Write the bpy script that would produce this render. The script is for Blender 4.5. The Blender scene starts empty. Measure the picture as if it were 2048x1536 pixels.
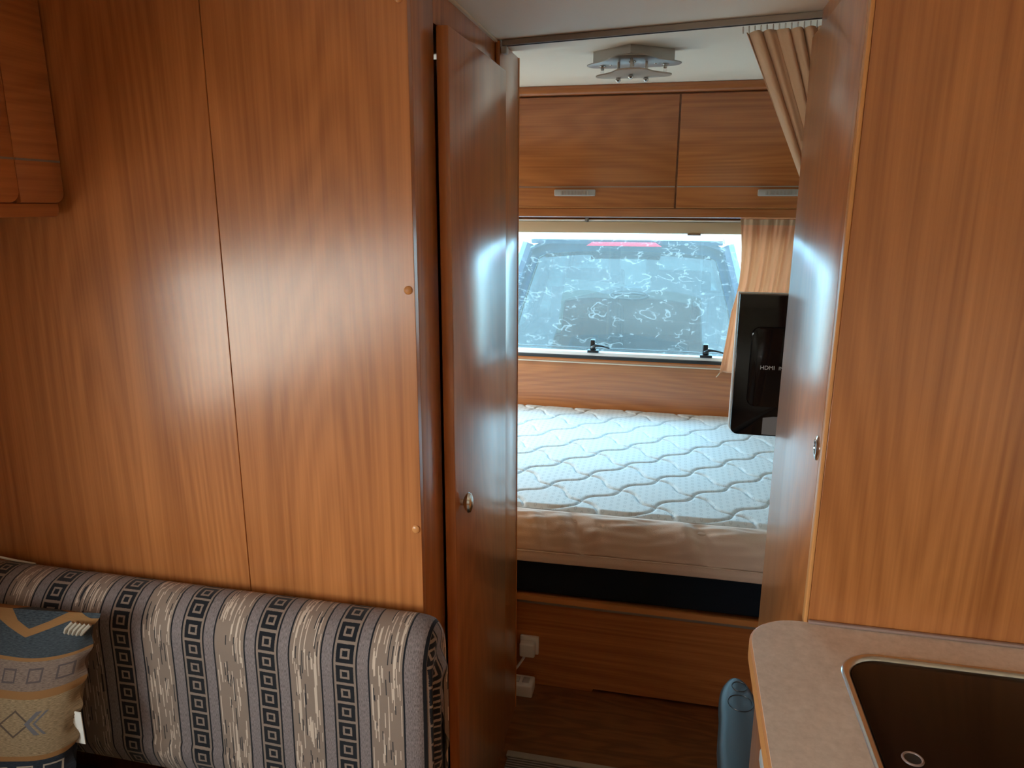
import bpy, bmesh, math, random
from mathutils import Vector, Matrix
random.seed(4)
PI = math.pi
scn = bpy.context.scene
COL = scn.collection

# ------------------------------------------------------------------ camera
F, PITCH, YAW, ROLL = 1462.5, math.radians(13.61), math.radians(12.48), math.radians(0.2)
CAM = Vector((0, 0, 1.5))
cd = bpy.data.cameras.new('camera')
cam = bpy.data.objects.new('camera', cd)
COL.objects.link(cam)
cd.sensor_fit = 'HORIZONTAL'
cd.sensor_width = 36
cd.lens = F / 2048 * 36
cd.clip_start = 0.02
fw = Vector((-math.sin(YAW) * math.cos(PITCH), math.cos(YAW) * math.cos(PITCH), -math.sin(PITCH)))
rt0 = Vector((math.cos(YAW), math.sin(YAW), 0))
up0 = rt0.cross(fw)
rt = rt0 * math.cos(ROLL) + up0 * math.sin(ROLL)
up = up0 * math.cos(ROLL) - rt0 * math.sin(ROLL)
mw = Matrix((rt, up, -fw)).transposed().to_4x4()
mw.translation = CAM
cam.matrix_world = mw
scn.camera = cam

# ------------------------------------------------------------------ light
SKY = 9.0
world = bpy.data.worlds.new('overcast_sky')
scn.world = world
world.use_nodes = True
bg = world.node_tree.nodes['Background']
bg.inputs['Color'].default_value = (1.0, 0.985, 0.96, 1)
bg.inputs['Strength'].default_value = SKY
vs = scn.view_settings
vs.view_transform = 'Standard'
vs.look = 'None'
vs.gamma = 1
vs.use_curve_mapping = False
vs.exposure = 1.2
scn.cycles.max_bounces = 10
scn.cycles.diffuse_bounces = 6
scn.cycles.glossy_bounces = 4
scn.cycles.transparent_max_bounces = 12
scn.cycles.transmission_bounces = 6
scn.cycles.sample_clamp_indirect = 6.0
scn.cycles.caustics_reflective = False
scn.cycles.caustics_refractive = False
scn.cycles.use_denoising = True


def portal(name, loc, rot, sx, sy):
    l = bpy.data.lights.new(name, 'AREA')
    l.shape = 'RECTANGLE'
    l.size = sx
    l.size_y = sy
    l.cycles.is_portal = True
    o = bpy.data.objects.new(name, l)
    o.location = loc
    o.rotation_euler = rot
    COL.objects.link(o)


# room shell numbers
XL, XR, YF, YB = -1.37, 0.88, -2.3, 3.28
CZ = 1.862
# windows: wall, a0, a1, z0, z1
WIN = {
    'left_front': (-1.90, 0.50, 0.88, 1.37),
    'left_bed': (2.36, 3.06, 0.84, 1.36),
    'back': (-1.00, 0.50, 0.855, 1.42),
}
for k, (a0, a1, z0, z1) in WIN.items():
    c, s, zc_ = (a0 + a1) / 2, a1 - a0, (z0 + z1) / 2
    if k.startswith('left'):
        portal('portal_' + k, (XL - 0.04, c, zc_), (0, -PI / 2, 0), z1 - z0, s)
    elif k.startswith('right'):
        portal('portal_' + k, (XR + 0.04, c, zc_), (0, PI / 2, 0), z1 - z0, s)
    elif k == 'front':
        portal('portal_' + k, (c, YF - 0.04, zc_), (PI / 2, 0, 0), s, z1 - z0)
    else:
        portal('portal_' + k, (c, YB + 0.05, zc_), (-PI / 2, 0, 0), s, z1 - z0)

# ------------------------------------------------------------------ materials


def srgb(r, g, b):
    def f(c):
        c /= 255
        return c / 12.92 if c < 0.04045 else ((c + 0.055) / 1.055) ** 2.4
    return (f(r), f(g), f(b))


class Ex:
    """a scalar socket with arithmetic"""
    def __init__(s, nt, sock):
        s.nt, s.s = nt, sock

    def m(s, op, *a):
        n = s.nt.nodes.new('ShaderNodeMath')
        n.operation = op
        for i, v in enumerate((s,) + a):
            if isinstance(v, Ex):
                s.nt.links.new(v.s, n.inputs[i])
            else:
                n.inputs[i].default_value = v
        return Ex(s.nt, n.outputs[0])

    def __add__(s, o): return s.m('ADD', o)
    def __sub__(s, o): return s.m('SUBTRACT', o)
    def __mul__(s, o): return s.m('MULTIPLY', o)
    def __truediv__(s, o): return s.m('DIVIDE', o)
    def lt(s, o): return s.m('LESS_THAN', o)
    def gt(s, o): return s.m('GREATER_THAN', o)
    def fr(s): return s.m('FRACT')
    def fl(s): return s.m('FLOOR')
    def ab(s): return s.m('ABSOLUTE')
    def sin(s): return s.m('SINE')
    def mx(s, o): return s.m('MAXIMUM', o)
    def mn(s, o): return s.m('MINIMUM', o)
    def inv(s): return s.m('MULTIPLY', -1.0).m('ADD', 1.0)
    def btw(s, a, b): return s.gt(a) * s.lt(b)


class Mat:
    def __init__(s, name, color=(0.8, 0.8, 0.8), rough=0.5, metal=0.0, spec=0.5, **kw):
        s.mat = bpy.data.materials.new(name)
        s.mat.use_nodes = True
        s.nt = s.mat.node_tree
        s.b = s.nt.nodes['Principled BSDF']
        s.b.inputs['Base Color'].default_value = (*color, 1)
        s.b.inputs['Roughness'].default_value = rough
        s.b.inputs['Metallic'].default_value = metal
        s.b.inputs['Specular IOR Level'].default_value = spec
        for k, v in kw.items():
            s.b.inputs[k.replace('_', ' ')].default_value = v

    def new(s, t, **kw):
        n = s.nt.nodes.new(t)
        for k, v in kw.items():
            setattr(n, k, v)
        return n

    def link(s, a, b): s.nt.links.new(a.s if isinstance(a, Ex) else a, b)

    def obj(s):
        n = s.new('ShaderNodeTexCoord')
        return n.outputs['Object']

    def uv(s):
        n = s.new('ShaderNodeUVMap')
        return n.outputs['UV']

    def sep(s, v):
        n = s.new('ShaderNodeSeparateXYZ')
        s.link(v, n.inputs[0])
        return [Ex(s.nt, o) for o in n.outputs]

    def comb(s, *a):
        n = s.new('ShaderNodeCombineXYZ')
        for i, v in enumerate(a):
            if isinstance(v, Ex):
                s.link(v, n.inputs[i])
            else:
                n.inputs[i].default_value = v
        return n.outputs[0]

    def noise(s, vec, scale, detail=2.0, rough=0.5):
        n = s.new('ShaderNodeTexNoise')
        s.link(vec, n.inputs['Vector'])
        n.inputs['Scale'].default_value = scale
        n.inputs['Detail'].default_value = detail
        n.inputs['Roughness'].default_value = rough
        return Ex(s.nt, n.outputs['Fac'])

    def ramp(s, fac, stops, interp='LINEAR'):
        n = s.new('ShaderNodeValToRGB')
        n.color_ramp.interpolation = interp
        el = n.color_ramp.elements
        while len(el) < len(stops):
            el.new(0.5)
        for e, (p, c) in zip(el, stops):
            e.position = p
            e.color = (*c, 1)
        s.link(fac, n.inputs[0])
        return n.outputs[0]

    def mix(s, fac, a, b, mode='MIX'):
        n = s.new('ShaderNodeMix', data_type='RGBA', blend_type=mode)
        if isinstance(fac, (int, float)):
            n.inputs[0].default_value = fac
        else:
            s.link(fac, n.inputs[0])
        for v, i in ((a, 6), (b, 7)):
            if isinstance(v, tuple):
                n.inputs[i].default_value = (*v, 1)
            else:
                s.link(v, n.inputs[i])
        return n.outputs[2]

    def color(s, c): s.link(c, s.b.inputs['Base Color'])

    def bump(s, h, strength=0.3, dist=0.002):
        n = s.new('ShaderNodeBump')
        n.inputs['Strength'].default_value = strength
        n.inputs['Distance'].default_value = dist
        s.link(h, n.inputs['Height'])
        s.link(n.outputs[0], s.b.inputs['Normal'])


MT = {}


def wood(key, axis, light=(0.560, 0.205, 0.060), dark=(0.300, 0.092, 0.024), rough=0.34):
    m = Mat(key, rough=rough, spec=0.3, Coat_Weight=1.0, Coat_Roughness=0.22)
    x, y, z = m.sep(m.obj())
    oi = m.new('ShaderNodeObjectInfo')
    rnd = Ex(m.nt, oi.outputs['Random']) * 17.0
    if axis == 'z':
        a, l = x + y, z
    elif axis == 'x':
        a, l = z + y, x
    else:
        a, l = z + x, y
    a = a + rnd
    v1 = m.comb(a * 3.0, l * 0.36 + rnd, 0.0)
    n1 = m.noise(v1, 1.0, 1.5, 0.4)
    g = (n1 * 210.0).sin() * 0.5 + 0.5                     # contour figure (cathedrals)
    v2 = m.comb(a * 150.0, l * 2.2, rnd)
    n2 = m.noise(v2, 1.0, 3.0, 0.6)                        # fine pore lines
    v3 = m.comb(a * 26.0, l * 0.5, rnd)
    n3 = m.noise(v3, 1.0, 2.0, 0.5)                        # broad streaks
    t = n2 * 0.66 + n3 * 0.48 + g * 0.15 - 0.14
    c = m.ramp(t, [(0.18, dark), (0.78, light)])
    m.color(c)
    m.bump(n2, 0.06, 0.0006)
    rr = n2 * 0.10 + (rough - 0.05)
    m.link(rr, m.b.inputs['Roughness'])
    MT[key] = m.mat
    return m.mat


wood('wood_vertical', 'z')
wood('wood_horizontal', 'x')
wood('wood_lengthwise', 'y')
wood('wood_strip', 'x', (0.50, 0.185, 0.06), (0.40, 0.14, 0.045), 0.28)


def plain(key, color, rough=0.5, metal=0.0, spec=0.5, **kw):
    m = Mat(key, color, rough, metal, spec, **kw)
    MT[key] = m.mat
    return m


plain('edge_band', (0.62, 0.27, 0.09), 0.3)
plain('steel', (0.62, 0.60, 0.57), 0.22, 1.0)
plain('brushed_aluminium', (0.46, 0.43, 0.40), 0.42, 0.9)
plain('chrome', (0.75, 0.74, 0.72), 0.12, 1.0)
plain('grey_rail', (0.30, 0.25, 0.21), 0.4, 0.3)
plain('black_plastic', (0.012, 0.012, 0.013), 0.35)
plain('black_gloss', (0.004, 0.004, 0.005), 0.08, 0, 0.3)
plain('rubber', (0.02, 0.02, 0.02), 0.6)
plain('white_plastic', (0.72, 0.70, 0.66), 0.35)
plain('white_metal', (0.80, 0.82, 0.82), 0.3)
plain('cream_plastic', (0.72, 0.62, 0.48), 0.4)
plain('grey_plastic', (0.16, 0.155, 0.15), 0.4)
plain('light_grey_plastic', (0.45, 0.44, 0.42), 0.35)
plain('silver_print', (0.55, 0.55, 0.55), 0.4)
plain('sticker_grey', (0.20, 0.20, 0.21), 0.5)
plain('seal_strip', (0.28, 0.18, 0.15), 0.4)
plain('dark_glass', (0.010, 0.004, 0.003), 0.12, 0, 0.16)
plain('car_paint', (0.016, 0.045, 0.085), 0.18, 0.2, 0.5, Coat_Weight=0.6)
plain('car_trim', (0.02, 0.022, 0.025), 0.5)
plain('car_interior', (0.05, 0.055, 0.06), 0.8)
plain('light_gap_pale', (0.42, 0.44, 0.42), 0.8)  # pale colour carries the daylight showing through gaps at the seats
plain('reflection_board', (0.75, 0.68, 0.52), 0.6)  # cream of the caravan's reflection as a base colour
plain('brake_red', (0.60, 0.02, 0.05), 0.2)
plain('tyre', (0.015, 0.015, 0.015), 0.8)
plain('outer_white', (0.75, 0.75, 0.73), 0.4)

# ceiling / wall lining
m = plain('ceiling_lining', (0.90, 0.845, 0.74), 0.6)
n = m.noise(m.obj(), 260.0, 2.0)
m.bump(n, 0.08, 0.0005)
m = plain('wall_lining', (0.62, 0.56, 0.46), 0.55)
# gravel
m = plain('gravel', (0.6, 0.6, 0.57), 0.9)
n = m.noise(m.obj(), 35.0, 5.0, 0.7)
m.color(m.ramp(n, [(0.3, (0.38, 0.32, 0.26)), (0.7, (0.56, 0.49, 0.41))]))
# floor vinyl
m = plain('floor_vinyl', (0.1, 0.05, 0.02), 0.3)
x, y, z = m.sep(m.obj())
n1 = m.noise(m.comb(x * 2.5, y * 12.0, 0.0), 1.0, 2.0, 0.5)
g = (n1 * 42.0).sin() * 0.5 + 0.5
n2 = m.noise(m.comb(x * 6.0, y * 160.0, 0.0), 1.0, 2.0, 0.5)
seam = ((y * 9.0).fr() - 0.5).ab().gt(0.49)
c = m.ramp(g * 0.35 + n2 * 0.5, [(0.1, (0.130, 0.045, 0.014)), (0.75, (0.26, 0.10, 0.033))])
m.color(m.mix(seam * 0.35, c, (0.08, 0.03, 0.01)))
# carpet
m = plain('carpet_rib', (0.2, 0.17, 0.14), 0.95, 0, 0.1)
x, y, z = m.sep(m.obj())
rib = ((y * 2 * PI * 110).sin() * 0.5 + 0.5)
nn = m.noise(m.obj(), 600.0, 2.0)
m.color(m.ramp(rib * 0.6 + nn * 0.4, [(0.2, (0.09, 0.075, 0.06)), (0.8, (0.36, 0.31, 0.26))]))
m.bump(rib, 0.8, 0.003)
m = plain('carpet_binding', (0.34, 0.29, 0.23), 0.9, 0, 0.1)
# worktop laminate
m = plain('worktop_laminate', (0.42, 0.34, 0.29), 0.38)
n1 = m.noise(m.obj(), 70.0, 5.0, 0.7)
n2 = m.noise(m.obj(), 9.0, 3.0, 0.6)
m.color(m.ramp(n1 * 0.7 + n2 * 0.35, [(0.3, (0.56, 0.44, 0.365)), (0.75, (0.80, 0.67, 0.585))]))
# fabrics


def fabric_bump(m, s=700.0, k=0.35):
    n = m.noise(m.obj(), s, 2.0)
    m.bump(n, k, 0.001)


m = plain('aisle_curtain', (0.66, 0.46, 0.31), 0.9, 0, 0.15)
fabric_bump(m)
m.b.inputs['Sheen Weight'].default_value = 0.2
m = plain('navy_foam_cover', (0.010, 0.016, 0.026), 0.9, 0, 0.15)
fabric_bump(m)
m = plain('navy_fabric', (0.014, 0.022, 0.036), 0.9, 0, 0.2)
fabric_bump(m)


def translucent_mat(key, color, k):
    m = Mat(key, color, 0.9, 0, 0.1)
    t = m.new('ShaderNodeBsdfTranslucent')
    t.inputs[0].default_value = (*color, 1)
    mx = m.new('ShaderNodeMixShader')
    mx.inputs[0].default_value = k
    m.link(m.b.outputs[0], mx.inputs[1])
    m.link(t.outputs[0], mx.inputs[2])
    out = m.nt.nodes['Material Output']
    m.link(mx.outputs[0], out.inputs[0])
    MT[key] = m.mat
    return m


translucent_mat('window_curtain', (0.84, 0.52, 0.34), 0.42)
translucent_mat('blind_fabric', (0.66, 0.52, 0.36), 0.25)
translucent_mat('lamp_glass', (0.72, 0.66, 0.60), 0.4)
# mattress ticking: white with rows of small grey ovals
m = plain('mattress_ticking', (0.78, 0.80, 0.79), 0.75, 0, 0.2)
x, y, z = m.sep(m.obj())
row = (x / 0.021).fl()
u = (x / 0.021).fr() - 0.5
v = (y / 0.030 + (row * 0.5)).fr() - 0.5
r2 = (u * u) * 11.0 + (v * v) * 6.5
ov = r2.lt(0.62) * r2.gt(0.10)
nn = m.noise(m.obj(), 14.0, 2.0)
m.color(m.mix(ov * (nn * 0.6 + 0.10), (0.70, 0.75, 0.765), (0.42, 0.465, 0.485)))
fabric_bump(m, 900.0, 0.2)
m = plain('mattress_border', (0.68, 0.54, 0.45), 0.85, 0, 0.2)  # base colour browned to carry the warm bounce light on the front
fabric_bump(m, 500.0, 0.5)
m.b.inputs['Sheen Weight'].default_value = 0.3
# clear thin panes


def pane(key, tint, gl=0.08, haze=0.0, scratches=False, hz=(0.8, 0.88, 0.92)):
    mat = bpy.data.materials.new(key)
    mat.use_nodes = True
    m = Mat.__new__(Mat)
    m.mat, m.nt = mat, mat.node_tree
    m.nt.nodes.remove(m.nt.nodes['Principled BSDF'])
    out = m.nt.nodes['Material Output']
    tr = m.new('ShaderNodeBsdfTransparent')
    tr.inputs[0].default_value = (*tint, 1)
    last = tr.outputs[0]
    if haze:
        tl = m.new('ShaderNodeBsdfTranslucent')
        tl.inputs[0].default_value = (*hz, 1)
        mx = m.new('ShaderNodeMixShader')
        if scratches:
            # wavy scuff lines: contour lines of a smooth noise, broken up by a second one
            vec = m.obj()
            sx, sy, sz = m.sep(vec)
            w = m.noise(m.comb(sx * 9.0, sz * 17.0, 0.0), 1.0, 3.0, 0.55)
            w2 = m.noise(m.comb(sx * 7.0 + 9.0, sz * 12.0, 3.0), 1.0, 2.0, 0.5)
            br = m.noise(m.comb(sx * 14.0, sz * 14.0, 7.0), 1.0, 2.0, 0.5)
            l1 = (((w * 5.0).fr() - 0.5).ab()).lt(0.045)
            l2 = (((w2 * 4.0).fr() - 0.5).ab()).lt(0.04)
            ln = l1.mx(l2) * br.gt(0.50)
            fog = m.noise(m.comb(sx * 2.0, sz * 3.5, 1.0), 1.0, 2.0, 0.5)
            fac = ln * 0.036 + fog * 0.03 + (haze - 0.03)
            m.link(fac, mx.inputs[0])
        else:
            mx.inputs[0].default_value = haze
        m.link(last, mx.inputs[1])
        m.link(tl.outputs[0], mx.inputs[2])
        last = mx.outputs[0]
    gs = m.new('ShaderNodeBsdfGlossy')
    gs.inputs['Roughness'].default_value = 0.02
    fr = m.new('ShaderNodeFresnel')
    ge = m.new('ShaderNodeNewGeometry')          # thin sheet: same reflectance from either side
    ior = Ex(m.nt, ge.outputs['Backfacing']) * (1 / 1.45 - 1.45) + 1.45
    m.link(ior, fr.inputs[0])
    mx = m.new('ShaderNodeMixShader')
    m.link(fr.outputs[0], mx.inputs[0])
    m.link(last, mx.inputs[1])
    m.link(gs.outputs[0], mx.inputs[2])
    m.link(mx.outputs[0], out.inputs[0])
    MT[key] = mat


pane('acrylic_pane', (0.90, 0.96, 0.97))
pane('scuffed_acrylic', (0.46, 0.68, 0.80), haze=0.046, scratches=True, hz=(0.66, 0.84, 0.92))
pane('car_glass', (0.16, 0.21, 0.23))
pane('car_side_glass', (0.32, 0.36, 0.36))
pane('bulb_glass', (0.95, 0.95, 0.95))

# ------------------------------------------------------------------ mesh helpers


def tag(o, label, cat=None, group=None, kind=None):
    o['label'] = label
    if cat:
        o['category'] = cat
    if group:
        o['group'] = group
    if kind:
        o['kind'] = kind
    return o


def thing(name, label, cat, loc, group=None, kind=None):
    o = bpy.data.objects.new(name, None)
    o.empty_display_size = 0.05
    o.location = loc
    COL.objects.link(o)
    return tag(o, label, cat, group, kind)


def base_of(p):
    v = Vector((0, 0, 0))
    while p:
        v += p.location
        p = p.parent
    return v


def obj(name, bm, mat, parent=None, smooth=40, recalc=True):
    if recalc:
        bmesh.ops.recalc_face_normals(bm, faces=bm.faces)
    me = bpy.data.meshes.new(name)
    bm.to_mesh(me)
    bm.free()
    me.materials.append(MT[mat] if isinstance(mat, str) else mat)
    if smooth:
        me.shade_smooth()
        me.set_sharp_from_angle(angle=math.radians(smooth))
    o = bpy.data.objects.new(name, me)
    COL.objects.link(o)
    if parent:
        o.parent = parent
        o.location = -base_of(parent)
    return o


def B():
    return bmesh.new()


def box(bm, x0, x1, y0, y1, z0, z1, bev=0.0, seg=2):
    t = bmesh.new()
    r = bmesh.ops.create_cube(t, size=1.0)
    for v in t.verts:
        v.co = ((x0 + x1) / 2 + v.co.x * (x1 - x0), (y0 + y1) / 2 + v.co.y * (y1 - y0), (z0 + z1) / 2 + v.co.z * (z1 - z0))
    if bev:
        bmesh.ops.bevel(t, geom=t.edges[:], offset=bev, segments=seg, profile=0.5, affect='EDGES')
    merge(bm, t)
    return bm


def merge(bm, t):
    me = bpy.data.meshes.new('t')
    t.to_mesh(me)
    t.free()
    bm.from_mesh(me)
    bpy.data.meshes.remove(me)


def prism(bm, pts, axis, a, b, bev=0.0):
    """polygon in the plane normal to axis, extruded from a to b. pts are the two other coordinates in xyz order"""
    t = bmesh.new()

    def P(p, w):
        return {'x': (w, p[0], p[1]), 'y': (p[0], w, p[1]), 'z': (p[0], p[1], w)}[axis]
    lo = [t.verts.new(P(p, a)) for p in pts]
    hi = [t.verts.new(P(p, b)) for p in pts]
    k = len(pts)
    t.faces.new(lo[::-1])
    t.faces.new(hi)
    rim = []
    for i in range(k):
        t.faces.new((lo[i], lo[(i + 1) % k], hi[(i + 1) % k], hi[i]))
    if bev:
        bmesh.ops.recalc_face_normals(t, faces=t.faces)
        ed = [e for e in t.edges if (e.verts[0] in lo and e.verts[1] in lo) or (e.verts[0] in hi and e.verts[1] in hi)]
        bmesh.ops.bevel(t, geom=ed, offset=bev, segments=2, profile=0.5, affect='EDGES')
    merge(bm, t)
    return bm


def rrect(x0, x1, y0, y1, r, n=6, corners=(1, 1, 1, 1)):
    """rounded rectangle, counter-clockwise; corners: lower left, lower right, upper right, upper left"""
    out = []
    cs = [(x0, y0, 1, 1, 180), (x1, y0, -1, 1, 270), (x1, y1, -1, -1, 0), (x0, y1, 1, -1, 90)]
    for (cx, cy, sx, sy, a0), on in zip(cs, corners):
        if not on:
            out.append((cx, cy))
            continue
        for i in range(n + 1):
            a = math.radians(a0 + 90 * i / n)
            out.append((cx + sx * r + r * math.cos(a), cy + sy * r + r * math.sin(a)))
    return out


def tube(bm, pts, r, n=8, caps=True):
    pts = [Vector(p) for p in pts]
    rings = []
    prev = None
    for i, p in enumerate(pts):
        d = (pts[min(i + 1, len(pts) - 1)] - pts[max(i - 1, 0)]).normalized()
        if prev is None:
            a = d.orthogonal().normalized()
        else:
            a = (prev - d * prev.dot(d)).normalized()
        prev = a
        b = d.cross(a)
        rr = r[i] if isinstance(r, (list, tuple)) else r
        rings.append([bm.verts.new(p + (a * math.cos(2 * PI * k / n) + b * math.sin(2 * PI * k / n)) * rr) for k in range(n)])
    for i in range(len(rings) - 1):
        for k in range(n):
            bm.faces.new((rings[i][k], rings[i][(k + 1) % n], rings[i + 1][(k + 1) % n], rings[i + 1][k]))
    if caps:
        bm.faces.new(rings[0][::-1])
        bm.faces.new(rings[-1])
    return bm


def torus(bm, c, axis, R, r, n=16, k=6):
    c = Vector(c)
    ax = Vector(axis).normalized()
    a = ax.orthogonal().normalized()
    b = ax.cross(a)
    rings = []
    for i in range(n):
        t = 2 * PI * i / n
        d = a * math.cos(t) + b * math.sin(t)
        rings.append([bm.verts.new(c + d * (R + r * math.cos(2 * PI * j / k)) + ax * r * math.sin(2 * PI * j / k)) for j in range(k)])
    for i in range(n):
        for j in range(k):
            bm.faces.new((rings[i][j], rings[(i + 1) % n][j], rings[(i + 1) % n][(j + 1) % k], rings[i][(j + 1) % k]))
    return bm


def lathe(bm, prof, c, axis, n=20, sx=1.0, sy=1.0):
    """prof: (radius, height along axis)"""
    c = Vector(c)
    ax = Vector(axis).normalized()
    a = Vector((0, 0, 1)).cross(ax)
    a = a.normalized() if a.length > 1e-6 else Vector((1, 0, 0))
    b = ax.cross(a)
    rings = []
    for (r, h) in prof:
        rings.append([bm.verts.new(c + ax * h + a * (r * sx * math.cos(2 * PI * k / n)) + b * (r * sy * math.sin(2 * PI * k / n))) for k in range(n)])
    for i in range(len(rings) - 1):
        for k in range(n):
            bm.faces.new((rings[i][k], rings[i][(k + 1) % n], rings[i + 1][(k + 1) % n], rings[i + 1][k]))
    bm.faces.new(rings[0][::-1])
    bm.faces.new(rings[-1])
    return bm


def grid(bm, f, nu, nv, uvf=None):
    """surface f(u,v); uvf gives the uv map"""
    vs_ = [[bm.verts.new(f(i / nu, j / nv)) for j in range(nv + 1)] for i in range(nu + 1)]
    lay = bm.loops.layers.uv.verify() if uvf else None
    for i in range(nu):
        for j in range(nv):
            fc = bm.faces.new((vs_[i][j], vs_[i + 1][j], vs_[i + 1][j + 1], vs_[i][j + 1]))
            if lay:
                for lp, (a, b) in zip(fc.loops, ((i, j), (i + 1, j), (i + 1, j + 1), (i, j + 1))):
                    lp[lay].uv = uvf(a / nu, b / nv)
    return bm


def text(name, s, size, loc, rot, mat, parent):
    c = bpy.data.curves.new(name, 'FONT')
    c.body = s
    c.size = size
    c.extrude = 0.0002
    c.materials.append(MT[mat])
    tmp = bpy.data.objects.new(name, c)
    COL.objects.link(tmp)
    me = bpy.data.meshes.new_from_object(tmp.evaluated_get(bpy.context.evaluated_depsgraph_get()))
    bpy.data.objects.remove(tmp)
    me.name = name
    o = bpy.data.objects.new(name, me)
    COL.objects.link(o)
    o.parent = parent
    o.location = Vector(loc) - base_of(parent)
    o.rotation_euler = rot
    return o


def struct(name, bm, mat, label, parent=None):
    o = obj(name, bm, mat, parent)
    if not parent:
        tag(o, label, kind='structure')
    return o


# ------------------------------------------------------------------ room shell
struct('ground', box(B(), -30, 30, -30, 60, -0.60, -0.45), 'gravel', 'bright pale gravel ground outside the window')
struct('floor', box(B(), XL - .05, XR + .05, YF - .05, YB + .05, -0.05, 0), 'floor_vinyl', 'dark brown wood-look floor in front of the bed')
# ceiling: level over the front part, rising gently to the rear cupboards
cy = [(YF - .05, CZ), (1.72, CZ), (2.86, 1.936), (YB + .05, 1.962)]
prism_pts = cy + [(YB + .05, 2.06), (YF - .05, 2.06)]
struct('ceiling', prism(B(), prism_pts, 'x', XL - .05, XR + .05), 'ceiling_lining', 'off-white ceiling above the curtain rail')


def wall_with_hole(name, plane, c0, c1, a0, a1, hole, mat, label, holes=None):
    bm = B()
    z0, z1 = -0.05, 2.0
    hs = holes or [hole]
    hs = sorted(hs)

    def bx(a, b, lo, hi):
        if b - a < 1e-4 or hi - lo < 1e-4:
            return
        if plane == 'x':
            box(bm, c0, c1, a, b, lo, hi)
        else:
            box(bm, a, b, c0, c1, lo, hi)
    cur = a0
    for (h0, h1, hz0, hz1) in hs:
        bx(cur, h0, z0, z1)
        bx(h0, h1, z0, hz0)
        bx(h0, h1, hz1, z1)
        cur = h1
    bx(cur, a1, z0, z1)
    return struct(name, bm, mat, label)


wall_with_hole('wall_left', 'x', XL - .035, XL, YF - .035, YB + .035, None, 'wall_lining', 'beige lined side wall behind the striped backrest', [WIN['left_front'], WIN['left_bed']])
struct('wall_right', box(B(), XR, XR + .035, YF - .035, YB + .035, -.05, 2.0), 'wall_lining', 'beige lined side wall on the kitchen side')
struct('wall_front', box(B(), XL, XR, YF - .035, YF, -.05, 2.0), 'wall_lining', 'beige end wall behind the viewer')
wall_with_hole('wall_back', 'y', YB, YB + .035, XL, XR, WIN['back'], 'wood_horizontal', 'cherry wood end wall panel between mattress and window')
# outside skin of the end wall
wb = bpy.data.objects['wall_back']


def frame_ring(bm, plane, c0, c1, a0, a1, z0, z1, w, bev=0.003):
    for (p, q, lo, hi) in ((a0, a1, z0, z0 + w), (a0, a1, z1 - w, z1), (a0, a0 + w, z0 + w, z1 - w), (a1 - w, a1, z0 + w, z1 - w)):
        if plane == 'x':
            box(bm, c0, c1, p, q, lo, hi, bev)
        else:
            box(bm, p, q, c0, c1, lo, hi, bev)
    return bm


for i, k in enumerate(('left_front', 'left_bed')):
    a0, a1, z0, z1 = WIN[k]
    c = (a0 + a1) / 2
    pl = 'y' if k == 'front' else 'x'
    w0 = {'l': XL - .03, 'r': XR + .02, 'f': YF - .03}[k[0]]
    loc = (w0, c, z0) if pl == 'x' else (c, w0, z0)
    lb = {'left_front': 'wide side window below the wall cupboard by the seat', 'right_front': 'low side window above the kitchen worktop',
          'left_bed': 'side window at the far end of the bed', 'right_bed': 'side window beside the bed on the kitchen side',
          'front': 'wide end window behind the viewer'}[k]
    t = thing('window_%d' % (i + 2), lb, None, loc, kind='structure')
    obj('window_frame', frame_ring(B(), pl, w0 - .006, w0 + .016, a0, a1, z0, z1, .03), 'grey_plastic', t)
    bm = B()
    if pl == 'x':
        box(bm, w0 + .003, w0 + .005, a0 + .03, a1 - .03, z0 + .03, z1 - .03)
    else:
        box(bm, a0 + .03, a1 - .03, w0 + .003, w0 + .005, z0 + .03, z1 - .03)
    obj('pane', bm, 'acrylic_pane', t)

# ------------------------------------------------------------------ rear window
a0, a1, z0, z1 = WIN['back']
W = thing('window_1', 'end window with scuffed hazy acrylic pane looking onto the blue car', None, (-.25, YB, z0), kind='structure')
obj('pane', box(B(), a0 - .02, a1 + .02, YB + .045, YB + .047, z0 - .01, z1 + .02), 'scuffed_acrylic', W)
obj('inner_lip', prism(B(), [(YB - .030, .847), (YB + .033, .838), (YB + .033, .858), (YB - .026, .861)], 'x', a0 - .03, a1 + .03, .002), 'white_metal', W)
obj('rubber_seal', box(B(), a0 - .03, a1 + .03, YB - .036, YB, .831, .846, .003), 'rubber', W)
bm = B()
box(bm, a0 - .03, a0, YB - .03, YB + .04, z0, z1, .003)
box(bm, a1, a1 + .03, YB - .03, YB + .04, z0, z1, .003)
obj('side_reveal', bm, 'white_metal', W)
obj('pane_edge_line', box(B(), a0, a1, YB + .036, YB + .043, .868, .871), 'grey_plastic', W)


def latch(x):
    zb = .860
    L = obj('latch', box(box(B(), x - .026, x + .026, YB - .036, YB + .004, zb, zb + .013, .003), x - .015, x + .008, YB - .024, YB + .012, zb + .008, zb + .058, .005), 'black_plastic', W)
    bm = B()
    tube(bm, [(x - .006, YB - .028, zb + .022), (x + .014, YB - .036, zb + .036), (x + .040, YB - .038, zb + .034), (x + .075, YB - .038, zb + .026)], [.008, .007, .005, .0035], 8)
    obj('latch_lever', bm, 'black_plastic', L)
    bm = B()
    box(bm, x + .004, x + .013, YB - .018, YB + .002, zb + .012, zb + .040, .002)
    obj('latch_catch', bm, 'chrome', L)


latch(-.345)
latch(.150)

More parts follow.
